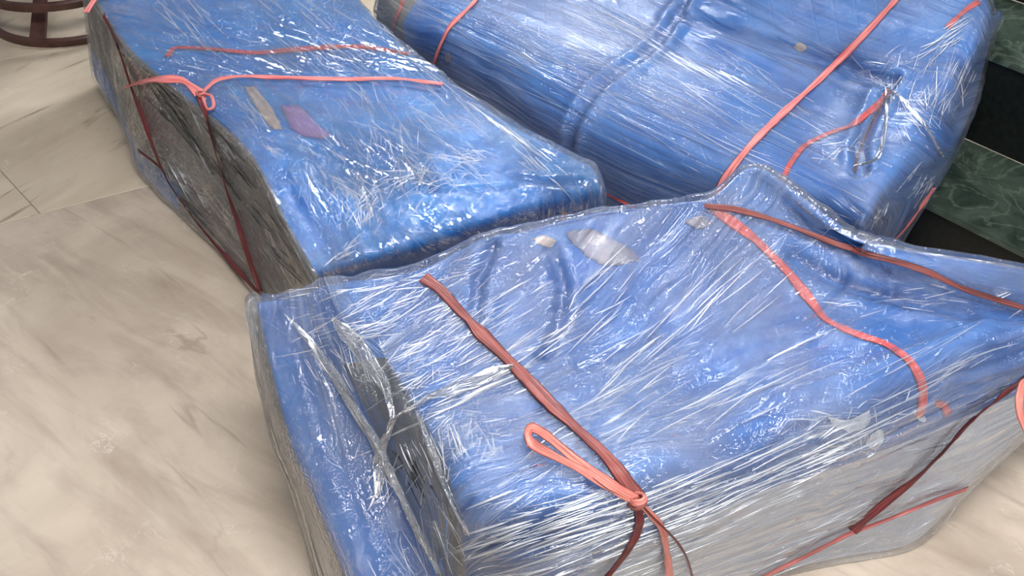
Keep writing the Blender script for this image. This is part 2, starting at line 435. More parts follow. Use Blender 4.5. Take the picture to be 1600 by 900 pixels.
def dispA(P, uv):
    u, v = uv[..., 0], uv[..., 1]
    c1 = fold(P, [(425,218,.55),(480,232,.55),(540,262,.54),(640,300,.52),(740,302,.52),(830,290,.53),(905,290,.53)], .007, .006)
    c2 = fold(P, [(520,440,.36),(505,400,.42),(480,350,.47),(458,320,.5)], .010, .010)
    c3 = fold(P, [(905,300,.5),(860,312,.48),(800,300,.49)], .008, .008)
    return .005*vnoise(u*4, v*6, 1) + .003*ridge(u*3+v*3, v*6-u*4, 2) + .0012*vnoise(u*20, v*18, 3) + (c1+c2+c3)*(P[..., 2] > .25)
def stA(uv, P):
    s, t = uv[..., 0], uv[..., 1]
    w_ = np.clip((s-1.1)/.5, 0, 1)
    return np.stack([s, t - .35*w_*w_ + .02*vnoise(s*5, t*5, 5)*w_], 2)
def fdA(P, uv, st):
    a = st[..., 0]; b = st[..., 1]
    q = np.clip((np.linspace(0, len(GA[0])-1, P.shape[1]) - 2.5), .25, 1)[None, :]
    return (.0035*ridge(a*3, b*38, 7) + .003*vnoise(a*7, b*16, 8) + .002*ridge(a*9, b*60, 9))*q
def lmA(P, i, j):
    return (j < 2.9) & (i > 1.6) & ~((j < .42) & (i < 5.2))
bundle('wrapped_armchair', GA, GA, 300, 230, BLUE_A, LINING, lmA, FILM_A, stA,
       'blue-covered armchair in clear film at the left, grey underside facing the bare floor', 'armchair', False, dispA, fdA, .007)

# --- B: wrapped sofa at the back right
BB = [
 # front bottom, roll bottom, roll front, roll top, seat, seat back, back, back top
 [(590,60,.30),(590,25,.40),(592,0,.47),(602,-25,.52),(640,-60,.52),(700,-100,.56),(770,-150,.66),(850,-220,.78)],
 [(634,90,.30),(632,60,.42),(634,30,.50),(660,-6,.54),(720,-50,.53),(790,-100,.56),(860,-150,.66),(950,-220,.78)],
 [(770,170,.30),(745,110,.42),(752,70,.50),(790,35,.54),(860,0,.53),(930,-50,.56),(1000,-100,.66),(1080,-170,.78)],
 [(870,235,.30),(845,170,.42),(858,120,.50),(900,80,.54),(965,40,.53),(1030,-5,.56),(1090,-55,.66),(1170,-120,.78)],
 [(1010,300,.30),(985,235,.42),(995,180,.50),(1035,130,.54),(1090,88,.53),(1140,45,.56),(1190,-10,.66),(1250,-80,.78)],
 [(1140,345,.30),(1115,285,.42),(1122,230,.50),(1155,180,.535),(1200,132,.51),(1245,85,.54),(1290,30,.64),(1350,-50,.78)],
 [(1250,380,.30),(1228,325,.42),(1232,270,.50),(1256,222,.52),(1292,172,.48),(1325,118,.53),(1370,55,.64),(1430,-30,.78)],
 [(1325,400,.30),(1312,356,.42),(1310,310,.50),(1328,258,.54),(1366,200,.54),(1400,142,.575),(1440,75,.65),(1500,-8,.76)],
 [(1344,395,.28),(1338,372,.40),(1346,334,.49),(1385,275,.56),(1430,210,.585),(1468,145,.61),(1500,85,.66),(1530,14,.74)]]
GB = rows(BB)
# outer face of the arm and the back
arm1 = [U(*p) for p in ((1346,396,.26),(1342,366,.42),(1352,345,.47),(1405,290,.51),(1468,232,.53),(1492,180,.55),(1512,120,.60),(1538,40,.70))]
arm2 = [U(*p) for p in ((1352,400,.2),(1352,380,.38),(1374,356,.38),(1430,300,.40),(1480,246,.42),(1513,184,.44),(1526,130,.46),(1535,70,.58))]
arm3 = [np.array([p[0]-.01, p[1]-.0, .03]) for p in arm2]
lft = [np.array([p[0]-.012, p[1], p[2]*.6]) for p in GB[0]]; lft2 = [np.array([p[0]-.012, p[1], .03]) for p in GB[0]]
GB = [lft2, lft] + GB + [arm1, arm2, arm3]
def addfb(r_):
    f = r_[0]; b = r_[-1]
    return [np.array([f[0]+.004, f[1]+.02, .02])] + r_ + [b + [.03, .05, -.06], np.array([b[0]+.04, b[1]+.08, .02])]
GB = [addfb(list(r_)) for r_ in GB]
for r_ in GB:                                  # the sofa stands clear of the lowest step
    for p in r_:
        k_ = float((p[:2] - a1) @ sn)
        if p[2] < Z1 + .06 and k_ > -.04: p[:2] -= sn * (k_ + .04)
def dispB(P, uv):
    u, v = uv[..., 0], uv[..., 1]
    # the deep creases between the cushions
    top_ = (P[..., 2] > .3)
    c1 = fold(P, [(846,228,.36),(850,205,.44),(872,178,.5),(930,135,.53),(1000,98,.53),(1050,40,.54),(1085,-10,.56)], .014, .022)
    c2 = fold(P, [(1060,15,.58),(1120,35,.58),(1190,55,.58),(1250,72,.57),(1320,95,.56),(1388,134,.57)], .018, .02)
    c3 = fold(P, [(1395,134,.57),(1360,190,.54),(1336,250,.5),(1334,300,.48)], .014, .02)
    return .004*vnoise(u*4, v*6, 11) + .003*ridge(u*2, v*5, 12) + .001*vnoise(u*20, v*18, 13) + (c1 + c2 + c3)*top_
def stB(uv, P):
    s, t = uv[..., 0], uv[..., 1]
    return np.stack([s, t + .05*s], 2)
def fdB(P, uv, st):
    a = st[..., 0]; b = st[..., 1]
    return .0022*ridge(a*1.1, b*42, 17) + .0018*vnoise(a*2.5, b*24, 18) + .0016*ridge(a*4, b*70, 19)
def lmB(P, i, j): return (i < 2.97) & (i > -1)
bundle('wrapped_sofa', GB, GB, 330, 250, BLUE_B, LINING, lmB, FILM_B, stB,
       'long blue sofa wrapped in taut clear film, nearest to the dark green stairs', 'sofa', False, dispB, fdB, .007)

# --- C: wrapped sofa in front
CC = [
 [(402,478,.58),(418,545,.52),(447,650,.43),(486,760,.34),(540,900,.25),(590,1010,.15)],
 [(470,462,.60),(492,530,.53),(545,640,.40),(600,760,.28),(650,890,.20),(690,1000,.12)],
 [(540,448,.615),(582,520,.60),(640,615,.59),(690,705,.60),(716,785,.60),(728,850,.52)],
 [(665,430,.625),(715,510,.61),(775,610,.59),(830,700,.605),(850,778,.62),(858,858,.52)],
 [(770,384,.66),(850,460,.61),(920,560,.56),(975,650,.585),(1005,730,.62),(1000,815,.52)],
 [(940,340,.69),(1005,430,.62),(1070,530,.56),(1115,610,.58),(1150,680,.62),(1150,762,.52)],
 [(1105,324,.705),(1155,400,.65),(1220,500,.58),(1265,570,.59),(1300,630,.62),(1300,708,.52)],
 [(1188,277,.76),(1262,360,.68),(1335,450,.61),(1390,520,.60),(1430,572,.62),(1430,656,.52)],
 [(1335,378,.70),(1402,412,.675),(1470,455,.64),(1530,490,.62),(1562,520,.62),(1560,602,.52)],
 [(1450,404,.69),(1520,440,.67),(1590,475,.64),(1650,500,.62),(1690,520,.61),(1690,560,.52)],
 [(1620,432,.68),(1690,460,.66),(1750,485,.64),(1800,510,.62),(1820,525,.60),(1820,545,.52)]]
FC = [list(r_) for r_ in CC]
FC[1] = [(470,462,.61),(500,520,.58),(556,615,.52),(612,720,.44),(668,850,.36),(700,960,.28)]
FC[0] = [(402,478,.585),(420,545,.535),(452,650,.46),(500,760,.40),(556,900,.33),(600,1010,.24)]
def build_C(spec, filmside=False):
    T = rows(spec); G_ = []
    zb = [0, 0, .02, .02, .02, .02, .02, .03, .12, .24, .30]
    for i, rr in enumerate(T):
        b, f = rr[0], rr[-1]
        bd = np.array([-.01, .02, 0])
        row = [np.array([b[0], b[1]+.01, .02]), np.array([b[0]-.003, b[1]+.02, .32]), b + [0, .014, -.03]] + rr
        z = zb[i]
        hh = f[2]
        row += [np.array([f[0]-.004, f[1]-.006, hh*.80+z*.2]), np.array([f[0]-.004, f[1]-.004, hh*.5+z*.5]), np.array([f[0], f[1]+.004, z])]
        fb = {6: (1205,893,.005), 7: (1312,872,.005), 8: (1432,847,.01), 9: (1512,758,.06), 10: (1604,612,.28)}.get(i)
        if fb:
            q = U(*fb); row[-1] = q; row[-2] = f*.5 + q*.5 + [0, -.004, 0]; row[-3] = f*.82 + q*.18 + [0, -.008, 0]
        G_.append(row)
    # left: narrow grey side under the slab, then undercut to the floor
    strip = [(403,500,.52),(421,600,.40),(443,690,.27),(470,790,.14),(505,905,.03),(540,1010,.01)]
    S = [U(*p) for p in strip]
    b, f = S[0], S[-1]
    r1 = [np.array([b[0]+.02, b[1]+.03, .02]), np.array([b[0]+.01, b[1]+.02, .26]), b + [.004, .008, -.01]] + S + [f+[0,-.005,0]]*3
    r1[-3] = f + [0, -.004, -.001]; r1[-2] = f + [0, -.008, -.002]; r1[-1] = f + [0, -.012, -.003]
    r0 = [np.array([p[0]+.06, p[1]+.0, .006]) for p in r1]
    e = G_[-1]
    r9 = [np.array([p[0]+.04, p[1]+.02, p[2]*.7+.08]) for p in e]
    return [r0, r1] + G_ + [r9]
GC = build_C(CC); GCF = build_C(FC)
def dispC(P, uv):
    u, v = uv[..., 0], uv[..., 1]
    up = (P[..., 2] > .5)
    c_ = (fold(P, [(772,392,.65),(748,450,.61),(742,510,.60)], .012, .014) + fold(P, [(862,400,.64),(880,450,.61),(868,520,.58),(850,560,.58)], .014, .014)
          + fold(P, [(1240,395,.66),(1330,430,.65),(1420,455,.65),(1520,475,.65)], .016, .014) + fold(P, [(1000,640,.585),(1100,600,.58),(1220,545,.585)], .02, .008)
          + fold(P, [(905,580,.57),(960,560,.57),(1020,520,.58)], .010, .008))*up
    return c_ + .006*vnoise(u*4, v*6, 21) + .006*ridge(u*2.2+v*1.5, v*3.5-u*2.5, 22) + .0015*vnoise(u*17, v*15, 23)
def stC(uv, P):
    s, t = uv[..., 0], uv[..., 1]
    X = P[..., 0]; Y = P[..., 1]
    a1_ = X*.93 + Y*.36; pl = -X*.36 + Y*.93
    J_ = np.linspace(0, len(GCF[0])-1, P.shape[1]); jf = int(np.argmin(np.abs(J_-7.6)))
    tv = np.broadcast_to(arc(P, 1)[None, :], X.shape)
    b1_ = np.where(J_[None, :] > J_[jf], pl[:, jf:jf+1] - (tv - tv[:, jf:jf+1]), pl)
    q = b1_ - .66                                  # 0 at the front roll, grows towards the back
    g_ = np.clip(q/.45, 0, 1); g_ = g_*g_*(3-2*g_)
    phi = b1_ - .42*(a1_ - .75)*g_
    I_ = np.broadcast_to(np.linspace(0, len(GCF)-1, P.shape[0])[:, None], X.shape)
    left = I_ < 3.95
    left = left & (J_[None, :] > 2.5)
    return np.stack([np.where(left, t*.7, a1_), np.where(left, s*.9 + .12*t + 3, phi)], 2)
def fdC(P, uv, st):
    a = st[..., 0]; b = st[..., 1]
    left = np.clip((.0 - P[..., 0])/.3, 0, 1)
    return .0028*ridge(a*1.3, b*30, 27) + .0022*vnoise(a*3, b*18, 28) + .002*ridge(a*5, b*62, 29) + left*.006*ridge(a*7, b*14, 30)
def lmC(P, i, j):
    front = (j > 8.6 + np.clip(6.2-i, 0, 3)*.7) & (i > 4.0)
    return front
def gulC(P, i, j): return (i > 3.3) & (i < 3.97) & (j > 4.4)
bundle('wrapped_settee', GC, GCF, 380, 260, BLUE_C, LINING_C, lmC, FILM_C, stC,
       'large blue settee wrapped in shiny clear film in the foreground, tied with a salmon bow', 'sofa', True, dispC, fdC, .009, [('shaded_side_lining', gulC, LINING_SHADE), ('edge_lining', lambda P, i, j: i < 1.93, LINING)], False)

# ------------------------------------------------------------------ ribbons of raffia twine
def catmull(pts, n):
    return spline1(np.array(pts, float), n, 0)
def ribbon_mesh(pts, nrm, width, name, mat, parent, put, thick=.0016, seed=0, taper=True, twist=0.0):
    """flat plastic raffia: a creased strip with thickness, closed"""
    pts = np.array(pts); nrm = np.array(nrm); m = len(pts)
    T = np.gradient(pts, axis=0); T /= np.maximum(np.linalg.norm(T, axis=1, keepdims=True), 1e-9)
    S = np.cross(T, nrm); S /= np.maximum(np.linalg.norm(S, axis=1, keepdims=True), 1e-9)
    Nn = np.cross(S, T)
    rs = np.random.RandomState(seed); K = 7
    L = np.concatenate([[0], np.cumsum(np.linalg.norm(np.diff(pts, axis=0), axis=1))])
    wv = width * (1 + .28*vnoise(L*14, L*0+seed, seed) + .1*vnoise(L*50, L*0+seed, seed+1))
    if isinstance(width, np.ndarray): pass
    V = []; UVs = []
    for side in (1, -1):
        for k in range(K):
            c = (k/(K-1)-.5)
            cre = .0016*vnoise(L*9+k*3.3, L*0+k*1.7, seed+3) + .0012*((k % 2)*2-1)
            tw = twist*np.sin(L*9+seed)
            off_ = S*(c*wv*np.cos(tw))[:, None] + Nn*((cre + c*wv*np.sin(tw) + side*thick*.5*(1-(2*c)**4))[:, None])
            V.append(pts + off_ + Nn*.0012); UVs.append(np.stack([L, np.full(m, k/(K-1)*.02 + (side < 0)*.03)], 1))
    V = np.concatenate(V[:K] + V[K:][::-1]); UVs = np.concatenate(UVs[:K] + UVs[K:][::-1])
    F = []
    for k in range(2*K):
        k2 = (k+1) % (2*K)
        for i in range(m-1): F.append((k*m+i, k*m+i+1, k2*m+i+1, k2*m+i))
    F.append([k*m for k in range(2*K)]); F.append([k*m+m-1 for k in range(2*K)][::-1])
    o = mesh(name, V, F, mat, parent, True, {'UVMap': UVs}); put(o); return o
def surf_ribbon(bname, path, width, mat, name='twine', under=False, lift=.003, n=None, seed=0, twist=0.0, parent=None, sub=14):
    """path surveyed in the photograph, laid on the bundle's skin"""
    q = catmull(path, max(8, len(path)*sub)); P_, N_ = [], []
    for x, y in q:
        h_ = hit(bname, x, y, under)
        if h_ is None: continue
        P_.append(np.array(h_[0])); N_.append(np.array(h_[1]))
    P_ = np.array(P_); N_ = np.array(N_)
    ok = np.ones(len(P_), bool)
    for _ in range(6):
        P_[1:-1] = (P_[:-2] + P_[1:-1]*2 + P_[2:])/4; N_[1:-1] = (N_[:-2] + N_[1:-1] + N_[2:])/3
    N_ /= np.linalg.norm(N_, axis=1, keepdims=True)
    P_ = P_ + N_*lift
    root, put = BV[bname][2], BV[bname][3]
    if parent is None: return ribbon_mesh(P_, N_, width, name, mat, root, put, seed=seed, twist=twist)
    return ribbon_mesh(P_, N_, width, name, mat, parent, lambda o: o, seed=seed, twist=twist)
def free_ribbon(bname, path3, width, mat, name, seed=0, parent=None, up=(0, -.4, .9), twist=0.0, n=40):
    q = catmull(path3, n); nr = np.tile(np.array(up)/np.linalg.norm(up), (n, 1))
    root, put = BV[bname][2], BV[bname][3]
    return ribbon_mesh(q, nr, width, name, mat, parent or root, put if parent is None else (lambda o: o), seed=seed, twist=twist)
def near(bname, x, y, lift):         # a point at a height above the film
    h_ = hit(bname, x, y)
    return np.array(h_[0]) - ray(x, y)*lift
A_, B_, C_ = 'wrapped_armchair', 'wrapped_sofa', 'wrapped_settee'
# armchair
surf_ribbon(A_, [(262,90),(275,76),(330,78),(400,84),(470,78),(560,74),(640,86)], .022, TW_RED, under=True, seed=1)
t_ = surf_ribbon(A_, [(318,145),(340,126),(380,121),(450,123),(540,125),(620,124),(692,133)], .015, TW_PINK, seed=2)
surf_ribbon(A_, [(312,150),(322,175),(332,215),(345,260),(358,302),(372,345),(388,395),(408,455)], .018, TW_SHADE, seed=3, twist=.5)
surf_ribbon(A_, [(163,25),(185,70),(205,130),(225,185),(245,240),(265,285),(300,335),(345,390),(408,460)], .018, TW_SHADE, seed=4, twist=.5)
surf_ribbon(A_, [(218,235),(236,248),(256,264)], .014, TW_SHADE, seed=14)
surf_ribbon(A_, [(882,330),(878,343),(872,356),(870,362)], .013, TW_RED, under=True, seed=5)
free_ribbon(A_, [near(A_,312,146,.012), near(A_,285,126,.02), near(A_,250,124,.025), near(A_,222,128,.03), near(A_,196,135,.035)], .028, TW_PINK, 'twine_tail', 6)
free_ribbon(A_, [near(A_,316,146,.008), near(A_,330,150,.02), near(A_,334,166,.015), near(A_,324,170,.012), near(A_,316,150,.008)], .010, TW_PINK, 'twine_loop', 7)
free_ribbon(A_, [near(A_,168,-6,.01), U(158,-12,.62), U(146,2,.61), U(134,20,.60)], .022, TW_PINK, 'twine_tail', 8)
# sofa
surf_ribbon(B_, [(632,-8),(626,15),(618,36),(612,56)], .016, TW_RED, under=True, seed=9)
surf_ribbon(B_, [(750,-12),(738,8),(705,40),(690,68),(680,95),(674,118)], .016, TW_PINK, seed=10)
surf_ribbon(B_, [(1410,-12),(1395,5),(1345,60),(1280,125),(1215,185),(1175,225),(1148,258),(1130,285),(1118,312)], .020, TW_PINK, seed=11)
surf_ribbon(B_, [(1222,282),(1236,255),(1258,228),(1300,208),(1330,198),(1352,180),(1375,160),(1388,142)], .020, TW_RED, under=True, seed=12)
surf_ribbon(B_, [(1528,4),(1512,14),(1496,28),(1480,44)], .02, TW_RED, under=True, seed=13)
surf_ribbon(B_, [(1386,146),(1362,190),(1342,235),(1334,270)], .008, TW_SHADE, under=True, seed=15)
surf_ribbon(B_, [(920,290),(950,303),(980,318),(1002,330)], .008, TW_RED, seed=16)
surf_ribbon(B_, [(1458,292),(1440,320),(1418,350),(1398,372),(1380,388)], .018, TW_PINK, seed=17)
# settee
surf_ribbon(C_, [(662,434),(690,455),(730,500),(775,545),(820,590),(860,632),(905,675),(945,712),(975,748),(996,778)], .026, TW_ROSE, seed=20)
surf_ribbon(C_, [(996,790),(998,815),(990,840),(975,865),(955,890),(940,910)], .016, TW_SHADE, seed=21)
surf_ribbon(C_, [(1112,325),(1140,345),(1180,375),(1230,425),(1270,475),(1290,500),(1330,520),(1385,540),(1420,565),(1438,595),(1440,625),(1434,650)], .021, TW_RED, under=True, seed=22)
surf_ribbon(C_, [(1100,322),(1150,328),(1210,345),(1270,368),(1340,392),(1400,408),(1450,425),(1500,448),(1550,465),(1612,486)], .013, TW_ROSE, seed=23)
surf_ribbon(C_, [(1460,630),(1472,632),(1480,646)], .018, TW_RED, under=True, seed=24)
surf_ribbon(C_, [(1612,580),(1560,620),(1510,660),(1470,705),(1430,745),(1380,785),(1330,828)], .022, TW_SHADE, seed=25, twist=.6)
surf_ribbon(C_, [(1508,762),(1470,775),(1420,795),(1370,815),(1330,830),(1280,855),(1230,880),(1180,905)], .016, TW_PINK, seed=26)
K0 = near(C_, 996, 782, .012)
def c3(x, y, l): return near(C_, x, y, l)
loop = [K0, c3(960,765,.02), c3(910,735,.03), c3(865,712,.035), c3(833,694,.035), c3(824,678,.03), c3(831,668,.03),
        c3(848,676,.03), c3(868,692,.036), c3(905,722,.036), c3(955,757,.026), K0]
free_ribbon(C_, loop, .019, TW_SALM, 'twine_loop', 27, n=90, up=(.35, -.75, .6))
free_ribbon(C_, [K0, c3(1015,802,.01), c3(1032,822,.012), c3(1040,850,.015), c3(1044,880,.018), c3(1046,906,.02)], .015, TW_SALM, 'twine_tail', 28)
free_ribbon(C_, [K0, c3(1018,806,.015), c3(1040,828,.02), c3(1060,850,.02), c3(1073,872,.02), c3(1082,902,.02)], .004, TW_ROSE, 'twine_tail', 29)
# knots: small wound lumps
def knot(bname, c, r_, mat, seed):
    root, put = BV[bname][2], BV[bname][3]
    t = np.linspace(0, 2*math.pi*2, 90)
    pts = np.stack([c[0] + r_*np.sin(2*t*.75)*1.1, c[1] + r_*.8*np.cos(t*1.5), c[2] + r_*.8*np.sin(t)], 1)
    rv = pts - np.array(c); rv /= np.maximum(np.linalg.norm(rv, axis=1, keepdims=True), 1e-6)
    ribbon_mesh(pts, rv, r_*1.1, 'knot', mat, root, put, thick=r_*.5, seed=seed)
knot(C_, K0, .011, TW_SALM, 30)
knot(A_, near(A_, 314, 148, .006), .009, TW_PINK, 31)
free_ribbon(C_, [U(1612,590,.55), U(1598,600,.56), U(1592,625,.55), U(1594,650,.53), U(1606,680,.50)], .014, TW_SALM, 'twine_loop', 32)

# ------------------------------------------------------------------ paper and tape scraps under the film
def scrap(bname, outline, mat, name, lift=.0035):
    c = np.mean(outline, axis=0); ring = []
    rs = random.Random(len(outline)*7 + int(c[0]))
    out = catmull(list(outline) + [outline[0]], len(outline)*5)[:-1]
    V, F = [], []
    hc = hit(bname, c[0], c[1], True); V.append(hc[0] + hc[1]*lift)
    m = len(out)
    for s in (.35, .7, 1.0):
        for x, y in out:
            j = 1 + (s == 1.0)*rs.uniform(-.08, .08)
            h_ = hit(bname, c[0]+(x-c[0])*s*j, c[1]+(y-c[1])*s*j, True)
            V.append(h_[0] + h_[1]*lift)
    base = [Vector(v) for v in V]; nb = len(V)
    V = V + [v - Vector((0, 0, .0012)) for v in base]
    for i in range(m): F.append((0, 1+i, 1+(i+1) % m)); F.append((nb, nb+1+(i+1) % m, nb+1+i))
    for s in range(2):
        for i in range(m):
            a, b, c_, d_ = 1+s*m+i, 1+(s+1)*m+i, 1+(s+1)*m+(i+1) % m, 1+s*m+(i+1) % m
            F.append((a, b, c_, d_)); F.append((nb+a, nb+d_, nb+c_, nb+b))
    for i in range(m):
        a, b = 1+2*m+i, 1+2*m+(i+1) % m; F.append((a, nb+a, nb+b, b))
    root, put = BV[bname][2], BV[bname][3]
    return put(mesh(name, V, F, mat, root))
scrap(C_, [(833,374),(850,369),(868,376),(858,386),(842,382)], TAPE, 'paper_scrap')
scrap(C_, [(880,366),(925,358),(962,378),(998,400),(985,412),(950,416),(920,402)], TAPE2, 'tape_patch')
scrap(C_, [(1068,346),(1095,338),(1112,350),(1090,358)], TAPE2, 'tape_patch')
WHITEP = simple('white_paper_scrap', srgb(190, 196, 206), srgb(230, 232, 234), .6, 30)
scrap(C_, [(1292,650),(1325,655),(1358,640),(1352,665),(1325,672),(1300,662)], WHITEP, 'paper_scrap')
scrap(C_, [(1350,690),(1372,668),(1380,684),(1366,702)], WHITEP, 'paper_scrap')
scrap(C_, [(1424,640),(1436,640),(1446,656),(1434,656)], WHITEP, 'paper_scrap')
scrap(A_, [(380,135),(400,140),(425,170),(440,200),(425,200),(398,165)], TAPE, 'paper_scrap')
scrap(A_, [(440,165),(468,168),(490,190),(515,215),(485,216),(455,200)], MAUVE, 'printed_patch')
scrap(B_, [(1240,72),(1250,66),(1262,74),(1250,80)], TAPE, 'paper_scrap')
scrap(B_, [(694,86),(702,80),(706,92),(698,98)], TAPE2, 'paper_scrap')

# ------------------------------------------------------------------ gathered film on the settee
def film_fold(bname, path, w0, w1, seed, mat=FILM_X, lift=.006, n=70, hgt=.02):
    """a pleated, bunched run of film standing proud of the wrap"""
    q = catmull(path, n); P_, N_ = [], []
    for x, y in q:
        h_ = hit(bname, x, y)
        if h_: P_.append(np.array(h_[0])); N_.append(np.array(h_[1]))
    P_ = np.array(P_); N_ = np.array(N_); m = len(P_)
    for _ in range(4): P_[1:-1] = (P_[:-2]+P_[1:-1]*2+P_[2:])/4; N_[1:-1] = (N_[:-2]+N_[1:-1]+N_[2:])/3
    T = np.gradient(P_, axis=0); T /= np.linalg.norm(T, axis=1, keepdims=True)
    S = np.cross(T, N_); S /= np.linalg.norm(S, axis=1, keepdims=True)
    t = np.linspace(0, 1, m); W = (w0*(1-t)+w1*t)*np.power(np.sin(math.pi*np.clip(t*.97+.015, 0, 1)), .7); K = 26
    G_ = np.zeros((m, K, 3)); uv = np.zeros((m, K, 2)); L = np.concatenate([[0], np.cumsum(np.linalg.norm(np.diff(P_, axis=0), axis=1))])
    for k in range(K):
        c = k/(K-1)-.5
        ww = W*(1+.25*vnoise(L*22+k*.3, L*0+k*.1, seed+5))
        hh = hgt*(ridge(L*4, L*0+k*.55+seed, seed)*.5 + .5*vnoise(L*14, L*0+k*.8, seed+1))*(1-(2*c)**2)
        G_[:, k] = P_ + S*(c*ww)[:, None] + N_*(lift + np.maximum(hh, 0))[:, None]
        uv[:, k, 0] = L; uv[:, k, 1] = c*.25
    root, put = BV[bname][2], BV[bname][3]
    return put(grid_obj('film_fold', G_, mat, root, None, False, {'UVMap': uv, 'Streak': uv}))
film_fold(C_, [(446,492),(490,540),(540,610),(590,690),(640,790),(700,905)], .018, .04, 41, hgt=.02)
film_fold(C_, [(622,655),(600,700),(586,780)], .01, .04, 43, hgt=.025)
film_fold(C_, [(622,655),(670,625),(740,598),(800,572)], .008, .045, 44, hgt=.012)
film_fold(C_, [(622,655),(600,600),(560,540),(520,500)], .012, .05, 45, hgt=.02)
film_fold(C_, [(735,830),(700,760),(672,690),(650,640)], .01, .02, 46, hgt=.012)
film_fold(B_, [(1330,262),(1370,250),(1385,180),(1385,135)], .012, .012, 47, hgt=.008)
film_fold(B_, [(1385,135),(1430,180),(1465,235),(1476,246)], .012, .01, 48, hgt=.008)

# ------------------------------------------------------------------ taut film pleats; highlights and dark reflections put into their colour
def pleat_mat():  # whitish diffuse body paints the film's highlights along the pleats
    m, nt, out = mat_new('film_pleat_glint'); n = N(nt)
    tr = n('ShaderNodeBsdfTransparent', {'Color': (1, 1, 1, 1)})
    df = n('ShaderNodeBsdfDiffuse', {'Color': srgb(238, 240, 245)})
    tl = n('ShaderNodeBsdfTranslucent', {'Color': srgb(238, 240, 245)})
    g = n('ShaderNodeBsdfGlossy', {'Color': (1, 1, 1, 1), 'Roughness': .3})
    a = n('ShaderNodeMixShader', {0: .5, 1: df.outputs[0], 2: tl.outputs[0]})
    b = n('ShaderNodeMixShader', {0: .45, 1: a.outputs[0], 2: g.outputs[0]})
    c = n('ShaderNodeMixShader', {0: .66, 1: tr.outputs[0], 2: b.outputs[0]})
    nt.links.new(c.outputs[0], out.inputs[0]); return m
PLEAT = pleat_mat()
def dark_reflection():  # dark reflections in the film, laid on as near-black strips
    m, nt, out = mat_new('dark_reflection_strip'); n = N(nt)
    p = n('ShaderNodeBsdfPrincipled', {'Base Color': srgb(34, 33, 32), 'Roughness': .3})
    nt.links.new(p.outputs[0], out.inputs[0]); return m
DREFL = dark_reflection()
def pleats(bname, spec, seed, mat=None, nm='film_pleat_glints'):
    rs = random.Random(seed); V, F = [], []
    for cx, cy, rx, ry, ang, jit, l0, l1, cnt, wmm in spec:
        ca, sa = math.cos(R(ang)), -math.sin(R(ang))
        for _ in range(cnt):
            a_ = rs.gauss(0, .5); b_ = rs.gauss(0, .5)
            x = cx + a_*rx*ca - b_*ry*sa; y = cy + a_*rx*sa + b_*ry*ca
            t_ = R(ang + rs.gauss(0, jit)); L = rs.uniform(l0, l1) * rs.uniform(.5, 1); bend = rs.gauss(0, .018)
            n_ = max(4, int(L/14)+3); pts = []
            for k in range(n_):
                u_ = k/(n_-1)-.5; px = x + math.cos(t_)*u_*L - math.sin(t_)*bend*L*(u_*u_*4); py = y - math.sin(t_)*u_*L - math.cos(t_)*bend*L*(u_*u_*4)
                h_ = hit(bname, px, py)
                if h_ is None: break
                pts.append((np.array(h_[0]), np.array(h_[1])))
            for _s in range(2):
                if len(pts) > 3: pts = [pts[0]] + [((pts[i-1][0]+pts[i][0]*2+pts[i+1][0])/4, (pts[i-1][1]+pts[i][1]+pts[i+1][1])/3) for i in range(1, len(pts)-1)] + [pts[-1]]
            if len(pts) < n_ or any(np.linalg.norm(pts[i+1][0]-pts[i][0]) > .06 for i in range(n_-1)): continue
            W = wmm*.001*rs.uniform(.35, 1.1)*min(1.0, .3+L/90); b0 = len(V)
            for k, (p, nr) in enumerate(pts):
                q = pts[min(k+1, n_-1)][0] - pts[max(k-1, 0)][0]; q = q/max(np.linalg.norm(q), 1e-9)
                sd_ = np.cross(q, nr); sd_ /= max(np.linalg.norm(sd_), 1e-9); w_ = W*(math.sin(math.pi*(k+.35)/(n_-.3)))
                V += [p - sd_*w_ - nr*.0008, p + nr*(w_*.9+.0004), p + sd_*w_ - nr*.0008]
                if k:
                    o_ = b0 + (k-1)*3
                    F += [(o_, o_+1, o_+4, o_+3), (o_+1, o_+2, o_+5, o_+4), (o_+2, o_, o_+3, o_+5)]
    root, put = BV[bname][2], BV[bname][3]
    o = put(mesh(nm, V, F, mat or PLEAT, root)); o['kind'] = 'stuff'
